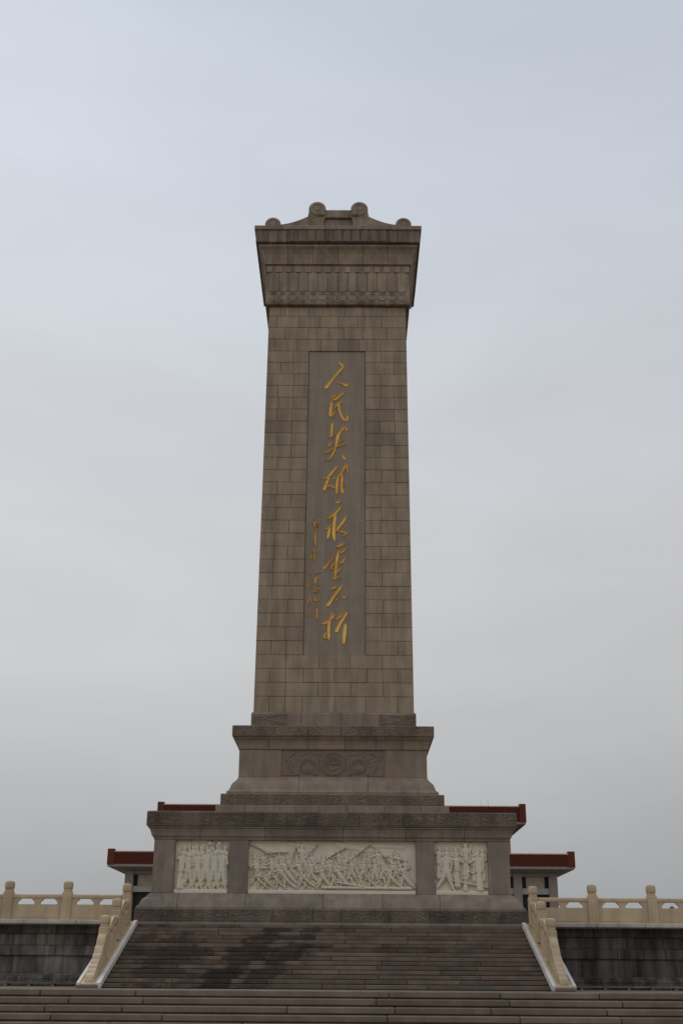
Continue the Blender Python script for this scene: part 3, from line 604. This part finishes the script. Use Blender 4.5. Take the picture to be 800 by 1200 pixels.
em = np.clip(np.minimum(np.minimum(X+xe, xe-X), np.minimum(Z-7.203, 8.193-Z))/.05, 0, 1); H = np.clip(H, 0, .07)*em
o = grid_relief('wreath_carving', G['emblem'], up_p, -xe, xe, 7.203, 8.193, -hy+.035, H, -hy+.30, OM); o['label'] = 'carved granite panel of three wreaths among leaves'

# ---- shaft
Z0, Z1 = 9.80, 28.14
def sx_(z): return 3.10-.06*(z-Z0)/(Z1-Z0)
def sy_(z): return 2.52-.40*(z-Z0)/(Z1-Z0)
core = MB(OM); g = .05
vs = []
for z in (9.782, Z1): vs += [(-sx_(z)+g, -sy_(z)+.16, z), (sx_(z)-g, -sy_(z)+.16, z), (sx_(z)-g, sy_(z)-g, z), (-sx_(z)+g, sy_(z)-g, z)]
core.add(vs, [(0,3,2,1),(4,5,6,7),(0,1,5,4),(1,2,6,5),(2,3,7,6),(3,0,4,7)])
shaft = core.build('shaft', G['joint'], mon)
rows = [28.13, 27.65, 27.06, 26.47, 25.87]
PT, PB = 25.87, 12.10
rows += [PT-(PT-PB)*k/24 for k in range(1, 25)]+[11.545, 10.99, 10.435, 9.884-.09]
def wob(z, q): return .010*math.sin(z*1.7+q)
def shaft_block(xa, xb, za, zb, m, front=True):
    """stone with chamfered front arrises on the battered face; outer ones follow the shaft's edge"""
    j = .006; c = .010; dy = rnd.uniform(-.010, .006); outL = xa is None; outR = xb is None
    def xl(z): return -sx_(z) if outL else xa+j
    def xr(z): return sx_(z) if outR else xb-j
    za += j; zb -= j
    P = []
    for (cc, dd) in ((c, 0), (0, c)):                            # inset front face, then the arris line
        for z, lo in ((za, 1), (zb, -1)):
            zz = z+cc*lo
            P += [(xl(zz)+cc, -sy_(zz)+dy+dd, zz), (xr(zz)-cc, -sy_(zz)+dy+dd, zz)]
    for z in (za, zb): P += [(xl(z), -sy_(z)+.32, z), (xr(z), -sy_(z)+.32, z)]
    F = [(0,1,3,2),(4,5,1,0),(2,3,7,6),(4,0,2,6),(1,5,7,3),(8,9,5,4),(6,7,11,10),(8,4,6,10),(5,9,11,7),(9,8,10,11)]
    MB(OM).add(P, F).build('stone_block', m, shaft)
for r in range(len(rows)-1):
    zb, za = rows[r], rows[r+1]; inpanel = 4 <= r <= 27
    A = r % 2 == 0
    base = [-1.9, -.62, .64, 1.9] if A else [-2.5, -1.25, 0., 1.25, 2.5]
    if r < 4: base = [-2.35, -1.25, -.35, .35, 1.15, 2.15] if A else [-2.7, -1.7, -.75, .1, .95, 1.25, 1.95]
    base = [b_+rnd.uniform(-.05, .05) for b_ in base]
    if rnd.random() < .35: base.append(-2.5 if A else -1.9)
    if rnd.random() < .35: base.append(2.5 if A else 1.9)
    base = sorted(base)
    if inpanel:
        sides = [([None]+[b_ for b_ in base if b_ < -1.5]+[-1.235]), ([1.235]+[b_ for b_ in base if b_ > 1.5]+[None])]
    else: sides = [[None]+base+[None]]
    for sd in sides:
        for a, b in zip(sd[:-1], sd[1:]):
            zc = (za+zb)/2; m = G['shaft']
            if a is not None and a > 1.2 and a < 1.9 and (abs(zc-22.75) < .3 or abs(zc-21.55) < .3): m = G['shaft_dark']
            elif rnd.random() < .012: m = G['shaft_dark']
            shaft_block(a, b, za, zb, m)
ss = MB(OM)
for r in range(len(rows)-1):                                      # flanks and back, one course to a row
    zb, za = rows[r]-.006, rows[r+1]+.006
    for s in (-1, 1):
        cuts = [-1, -.3, .45, 1] if r % 2 else [-1, -.55, .1, .7, 1]
        for q in range(len(cuts)-1):
            vs = []
            for z in (za, zb):
                y0 = cuts[q]*sy_(z)+(.33 if q == 0 else .006); y1 = cuts[q+1]*sy_(z)-.006
                vs += [(s*sx_(z), y0, z), (s*sx_(z), y1, z), (s*(sx_(z)-.3), y1, z), (s*(sx_(z)-.3), y0, z)]
            ss.add(vs, [(0,3,2,1),(4,5,6,7),(0,1,5,4),(1,2,6,5),(2,3,7,6),(3,0,4,7)])
    for q in range(5):
        vs = []
        for z in (za, zb):
            w = sx_(z)-.31; x0 = -w+2*w*q/5+.006; x1 = -w+2*w*(q+1)/5-.006; vs += [(x0, sy_(z)-.3, z), (x1, sy_(z)-.3, z), (x1, sy_(z), z), (x0, sy_(z), z)]
        ss.add(vs, [(0,3,2,1),(4,5,6,7),(0,1,5,4),(1,2,6,5),(2,3,7,6),(3,0,4,7)])
ss.build('flank_masonry', G['shaft'], shaft)['kind'] = 'stuff'
# inscription tablet, sunk behind the blocks round it
REC = .055
P = []
for z in (PB+.012, PT-.012):
    P += [(-1.222, -sy_(z)+REC, z), (1.222, -sy_(z)+REC, z), (1.222, -sy_(z)+.30, z), (-1.222, -sy_(z)+.30, z)]
tablet = MB(OM).add(P, [(0,3,2,1),(4,5,6,7),(0,1,5,4),(1,2,6,5),(2,3,7,6),(3,0,4,7)]).build('inscription_tablet', G['tablet'], mon)
def stroke(b, pts):
    q = np.array(pts).reshape(-1, 3); n = len(q); dens = []
    for i in range(n-1):
        p0, p1, p2, p3 = q[max(i-1, 0)], q[i], q[i+1], q[min(i+2, n-1)]
        for t in np.arange(0, 1, .2): dens.append(.5*((2*p1)+(-p0+p2)*t+(2*p0-5*p1+4*p2-p3)*t*t+(-p0+3*p1-3*p2+p3)*t**3))
    dens.append(q[-1]); d = np.array(dens); tg = np.gradient(d[:, :2], axis=0); tg /= np.linalg.norm(tg, axis=1)[:, None]+1e-9
    vs = []; m = 7
    for i, (x, z, w) in enumerate(d):
        w = max(w*1.1, .028)*(.45 if i in (0, len(d)-1) else (.8 if i in (1, len(d)-2) else 1.0)); nx, nz = -tg[i, 1], tg[i, 0]
        ys = -sy_(z)+REC
        for u, hgt in ((-.5, -.004), (-.5, .028), (-.43, .038), (0, .003), (.43, .038), (.5, .028), (.5, -.004)):
            vs.append((x+nx*w*u, ys-hgt, z+nz*w*u))
    fs = [(i*m+k, i*m+k+1, (i+1)*m+k+1, (i+1)*m+k) for i in range(len(d)-1) for k in range(m-1)]
    fs += [tuple(range(m)), tuple((len(d)-1)*m+k for k in range(m-1, -1, -1))]
    b.add(vs, fs)
for i, ch in enumerate(CHARS):
    b = MB(OM)
    for s_ in ch: stroke(b, s_)
    b.build('gilt_character' if i < 8 else 'gilt_signature', gold, tablet, smooth=True)

# ---- cap
hx, hy = 3.20, 2.28
cap = MB(OM).box(-3.0, 3.0, -2.05, 2.05, 28.145, 31.7).build('cap', G['joint'], mon)
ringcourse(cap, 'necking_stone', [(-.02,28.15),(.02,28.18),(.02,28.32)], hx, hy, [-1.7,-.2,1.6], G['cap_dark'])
ringcourse(cap, 'frieze_block', [(.0,28.325),(.0,30.195)], hx, hy, [-2.0,0.,2.1], G['cap'])
sp_ = .4414
blk = MB().cbox(-.135, .135, -.065, .02, 0, .30, .012).mesh('dentil', G['cap'])
def lobe(w, h, r, n=8):                                           # a hanging tongue: straight sides, rounded foot
    pts = [(-w, h), (-w, r)]+[(-w*math.cos(math.pi*k/n), r-r*math.sin(math.pi*k/n)) for k in range(1, n)]+[(w, r), (w, h)]
    return pts
ton = MB().prism(lobe(.203, .98, .16), 'y', -.034, .01).mesh('tongue', G['cap'])
sca = MB().prism(lobe(.200, .26, .15), 'y', -.028, .01).mesh('scallop', G['cap'])
dia = MB().prism([(-.13, .0), (.13, .0), (.10, .055), (-.10, .055)], 'y', -.02, .01).mesh('fillet', G['cap_dark'])
L0 = lambda x, z: (x, -hy, z-TOP)
for i in range(15):
    x = (i-7)*sp_; link('dentil', blk, cap, L0(x, 29.80))
    if i < 14:
        xm = x+sp_/2; link('tongue', ton, cap, L0(xm, 28.80)); link('scallop', sca, cap, L0(xm, 28.37)); link('fillet', dia, cap, L0(xm, 28.66))
ringcourse(cap, 'cove_stone', [(.03,30.20),(.10,30.215),(.10,30.25),(.06,30.27),(.07,30.36),(.10,30.50),(.16,30.70),(.26,30.86),(.35,30.94),(.38,30.97),(.38,31.06)], hx, hy, [-2.25,-1.13,0.0,1.13,2.25], G['cap'])
ringcourse(cap, 'recess_stone', [(.34,31.065),(.34,31.11)], hx, hy, [-1.1,1.4], G['cap_dark'])  # dark granite paints the shadow line between cove and eave
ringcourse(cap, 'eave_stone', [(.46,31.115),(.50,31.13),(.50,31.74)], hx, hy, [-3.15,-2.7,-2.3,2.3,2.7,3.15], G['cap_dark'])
rib = MB().prism([(-.165, .02), (-.165, -.02), (-.14, -.04), (.14, -.04), (.165, -.02), (.165, .02)], 'z', 31.14-TOP, 31.72-TOP).mesh('eave_rib', G['cap_dark'])
for i in range(11): link('eave_rib', rib, cap, ((i-5)*.40, -(hy+.50)-.005, 0))
ringcourse(cap, 'roof_slab', [(.53,31.745),(.57,31.76),(.57,31.94),(.54,31.965)], hx, hy, [-2.5,-.6,1.1,2.4], G['ped'])
rf = MB(OM); ex, ey, rz = hx+.52, hy+.52, 32.95
rf.add([(-ex,-ey,31.967),(ex,-ey,31.967),(ex,ey,31.967),(-ex,ey,31.967),(-ex+.05,-ey+.1,32.05),(ex-.05,-ey+.1,32.05),(ex-.05,ey-.1,32.05),(-ex+.05,ey-.1,32.05),(-1.1,-.9,rz),(1.1,-.9,rz),(1.1,.9,rz),(-1.1,.9,rz)],
       [(0,1,5,4),(1,2,6,5),(2,3,7,6),(3,0,4,7),(4,5,9,8),(5,6,10,9),(6,7,11,10),(7,4,8,11),(8,9,10,11),(3,2,1,0)]).build('roof', G['ped'], cap)
def scroll(x, y0, y1, z, r, name='scroll'):
    b = MB(OM); b.lathe([(0.001, y0-.03), (r*.30, y0-.03), (r*.34, y0), (r*.55, y0), (r*.60, y0-.035), (r*.80, y0-.035), (r*.86, y0-.005), (r*.94, y0-.005), (r, y0+.03), (r, y1-.03), (r*.9, y1), (.001, y1)], x, 0, z, 28, 'y'); return b
for s in (-1, 1):
    for (ya, yb) in ((-2.45, -1.55), (1.55, 2.45)):
        scroll(s*2.98, ya, yb, 32.31, .36).build('corner_scroll', G['cap'], cap, smooth=True)
        b = scroll(s*.97, ya+.25, yb, 33.33, .395)
        b.prism([(s*.60, 33.3), (s*1.365, 33.25), (s*1.36, 32.95), (s*1.22, 32.65), (s*1.0, 32.1), (s*.70, 32.1), (s*.66, 32.75), (s*.60, 32.9)], 'y', ya+.30, yb-.05)
        b.lathe([(.001, ya+.27), (.16, ya+.27), (.24, ya+.33), (.24, yb-.05), (.001, yb-.05)], s*1.16, 0, 33.02, 20, 'y')
        b.lathe([(.001, ya+.20), (.09, ya+.20), (.15, ya+.28), (.15, yb-.05), (.001, yb-.05)], s*.74, 0, 33.06, 16, 'y')
        b.build('ridge_scroll', G['cap'], cap, smooth=True)
        # sagging ridge between the two scrolls
        n = 14; topc = []; bot = []
        for k in range(n+1):
            t = k/n; x = s*(1.12+(2.75-1.12)*t); topc.append((x, 32.50+.62*(1-t)**1.7)); bot.append((x, 32.0))
        MB(OM).prism(topc+bot[::-1], 'y', ya+.32, yb-.1).build('hip_ridge', G['cap'], cap)
        if s < 0: continue
        MB(OM).cbox(-.68, .68, ya+.40, yb-.1, 32.95, 33.38, .03).build('ridge_beam', G['cap'], cap)
        MB(OM).box(-.72, .72, ya+.36, yb-.05, 32.90, 32.945).build('ridge_fillet', G['cap_dark'], cap)
        MB(OM).box(-.001, .72, ya+.46, yb-.1, 31.97, 32.895).build('ridge_panel', G['ped'], cap); MB(OM).box(-.72, -.009, ya+.46, yb-.1, 31.97, 32.895).build('ridge_panel', G['ped'], cap)

# ================================================================ MEMORIAL HALL BEHIND
hall = empty('memorial_hall', (-1, 219.3+51, -1.2)); tag(hall, 'huge square hall with two oxblood tiled flat roofs far behind the monument', 'building'); OH = tuple(hall.location)
cx_, y0_ = -1.0, 219.3
def eaves(h, y0, z0, z1, name, wall_in, label):
    y1 = y0+2*h; body = MB(OH)
    body.box(cx_-h+.15, cx_+h-.15, y0+.2, y1-.2, z0+.1, z1-.07)
    r = body.build('roof', G['roof'], hall); r['label'] = label
    rib_b = MB(OH)                                                # glazed tile ribs down the fascia
    n = int(2*h/.55)
    for i in range(n):
        x = cx_-h+.27+i*.55; rib_b.prism([(x-.15, y0+.2), (x-.09, y0+.03), (x, y0-.03), (x+.09, y0+.03), (x+.15, y0+.2)], 'z', z0+.12, z1-.04)
    for s in (-1, 1):
        for i in range(n):
            y = y0+.27+i*.55; X_ = cx_+s*h; rib_b.prism([(X_-s*.2, y-.15), (X_-s*.03, y-.09), (X_+s*.03, y), (X_-s*.03, y+.09), (X_-s*.2, y+.15)], 'z', z0+.12, z1-.04)
    rib_b.build('tile_ribs', G['roof'], r)['kind'] = 'stuff'
    t = MB(OH)
    for i in range(n): x = cx_-h+.27+i*.55; t.box(x-.13, x+.13, y0-.11, y0+.1, z1-.30, z1-.02)
    for i in range(n):
        for s in (-1, 1): y = y0+.27+i*.55; X_ = cx_+s*h; t.box(X_-.11, X_+.11, y-.13, y+.13, z1-.30, z1-.02)
    t.build('tile_ends', G['rooftip'], r)['kind'] = 'stuff'
    for s in (-1, 1):
        MB(OH).box(*sorted((cx_+s*(h+.12), cx_+s*(h-1.35))), y0-.12, y0+1.35, z0, z1+.42).build('corner_block', G['roof'], r)
    MB(OH).box(cx_-h+.02, cx_+h-.02, y0+.02, y1-.02, z0-.42, z0+.08).build('eave_edge', G['eave'], r)
    w = h-wall_in                                                 # soffit slopes gently in to the wall head
    zz = z0-.425
    MB(OH).add([(cx_-h+.4,y0+.4,zz),(cx_+h-.4,y0+.4,zz),(cx_+h-.4,y1-.4,zz),(cx_-h+.4,y1-.4,zz),(cx_-w,y0+wall_in,zz-.55),(cx_+w,y0+wall_in,zz-.55),(cx_+w,y1-wall_in,zz-.55),(cx_-w,y1-wall_in,zz-.55)],
               [(0,3,2,1),(4,5,6,7),(0,1,5,4),(1,2,6,5),(2,3,7,6),(3,0,4,7)]).build('soffit', G['eave'], r)
    return w
w1 = eaves(50.9, y0_, 22.35, 25.25, 'lower', 3.4, 'lower wide roof band of oxblood tiles')
w2 = eaves(42.2, y0_+10, 33.0, 36.7, 'upper', 3.0, 'upper narrower roof band of oxblood tiles')
MB(OH).box(cx_-w2+.3, cx_+w2-.3, y0_+13.3, y0_+85, 24.7, 32.5).build('upper_storey', G['mwall'], hall)
yf = y0_+3.4
core_h = MB(OH).box(cx_-w1+1.0, cx_+w1-1.0, yf+2.2, y0_+98, -1.2, 21.4).build('hall_body', G['mwall'], hall)
nb = 12; wb = (2*w1-1.8)/nb; cw = .93
for i in range(nb+1):
    xc = cx_-w1+.9+wb*i; MB(OH).cbox(xc-cw, xc+cw, yf, yf+1.9, -1.2, 21.36, .1).build('column', G['mwall'], hall)
for i in range(nb):
    a = cx_-w1+.9+wb*i+cw; b = a+wb-2*cw
    MB(OH).box(a+.01, b-.01, yf+.35, yf+1.6, 20.6, 21.36).build('head_beam', G['mwall'], hall)
    MB(OH).box(a+.95, b-.95, yf+.7, yf+1.5, 18.2, 20.55).build('wall_panel', G['mpanel'], hall)
    MB(OH).box(a+.01, b-.01, yf+1.7, yf+2.1, 3.0, 20.55).build('window', G['dark'], hall)
    MB(OH).box(a+.01, b-.01, yf+.4, yf+1.6, 16.9, 18.15).build('sill_beam', G['mbeam'], hall)
sb = MB(OH)                                                       # side colonnades
for s in (-1, 1):
    for i in range(1, nb+1): yc = yf+.95+wb*i; sb.box(*sorted((cx_+s*w1, cx_+s*(w1-1.9))), yc-cw, yc+cw, -1.2, 21.36)
sb.build('side_colonnade', G['mwall'], hall)
MB(OH).box(cx_-w1-2, cx_+w1+2, yf-4, y0_+100, -1.195, 1.2).build('podium', G['mwall'], hall)
for x, h_ in ((31.2, 1.3), (32.8, 1.5)):
    MB(OH).box(x-.025, x+.025, y0_+11, y0_+11.05, 36.2, 36.7+h_).build('lightning_rod', G['iron'], hall)

# ================================================================ SOMEONE BEHIND THE RIGHT BALUSTRADE
px, py, pz = 16.32, 12.7, TOP
man = empty('person', (px, py, pz)); tag(man, 'person in a mauve cap, only the crown showing through the right balustrade opening', 'person')
k_ = 1.70/1.75
J = {'pelvis':(0,0,.95),'waist':(0,0,1.10),'chest':(0,0,1.30),'neck0':(0,0,1.45),'neck':(0,-.005,1.52),'head':(0,-.01,1.62),'crown':(0,-.005,1.68)}
E_ = [('pelvis','waist'),('waist','chest'),('chest','neck0'),('neck0','neck'),('neck','head'),('head','crown')]
Rr_ = {'pelvis':(.15,.11),'waist':(.13,.10),'chest':(.16,.115),'neck0':(.10,.08),'neck':(.055,.055),'head':(.075,.09),'crown':(.06,.07)}
for s, n_ in ((-1,'L'),(1,'R')):
    J.update({'sh'+n_:(s*.19,0,1.40),'el'+n_:(s*.25,.02,1.12),'wr'+n_:(s*.24,-.06,.88),'hip'+n_:(s*.10,0,.90),'kn'+n_:(s*.11,-.02,.50),'an'+n_:(s*.11,.02,.10),'toe'+n_:(s*.12,-.16,.04)})
    E_ += [('chest','sh'+n_),('sh'+n_,'el'+n_),('el'+n_,'wr'+n_),('pelvis','hip'+n_),('hip'+n_,'kn'+n_),('kn'+n_,'an'+n_),('an'+n_,'toe'+n_)]
    Rr_.update({'sh'+n_:(.065,.065),'el'+n_:(.045,.045),'wr'+n_:(.03,.03),'hip'+n_:(.09,.09),'kn'+n_:(.06,.06),'an'+n_:(.045,.045),'toe'+n_:(.04,.03)})
    for q in range(5):                                            # fingers and a thumb
        fn = 'f%d'%q+n_; bx = s*.24+(q-2)*.014; ln = (.085, .16, .175, .165, .14)[q]
        J[fn] = (bx+(s*-.035 if q == 0 else 0), -.075-.02*(q == 0), .88-ln); E_.append(('wr'+n_, fn)); Rr_[fn] = (.009, .009)
names_ = list(J); me = bpy.data.meshes.new('body'); me.from_pydata([tuple(c*k_ for c in J[n_]) for n_ in names_], [(names_.index(a), names_.index(b)) for a, b in E_], [])
bo = link('body', me, man); me.materials.append(G['cloth'])
sm_ = bo.modifiers.new('skin', 'SKIN'); sm_.use_smooth_shade = True
for i, n_ in enumerate(names_): me.skin_vertices[0].data[i].radius = Rr_[n_]
me.skin_vertices[0].data[names_.index('pelvis')].use_root = True
ssf = bo.modifiers.new('sub', 'SUBSURF'); ssf.levels = ssf.render_levels = 1
h_ = MB().lathe([(.001,-.02),(.10,-.02),(.108,.03),(.095,.08),(.06,.115),(.001,.125)], 0, -.005, 1.60, 20); h_.add([(-.08,-.09,1.60),(.08,-.09,1.60),(.06,-.17,1.585),(-.06,-.17,1.585)], [(0,1,2,3)])
h_.build('cloth_cap', G['cap_p'], man, smooth=True)
MB().lathe([(.001,0),(.088,0),(.092,.05),(.085,.07),(.001,.07)], 0, .012, 1.535, 16).build('hair', G['hair'], man, smooth=True)
f_ = MB().lathe([(.001,-.07),(.035,-.07),(.066,-.03),(.076,.02),(.07,.06),(.001,.075)], 0, -.035, 1.575, 20)
f_.add([(-.012,-.108,1.585),(.012,-.108,1.585),(.015,-.108,1.55),(-.015,-.108,1.55),(0,-.132,1.553)], [(0,1,4),(1,2,4),(2,3,4),(3,0,4)]).build('face', G['skin'], man, smooth=True)
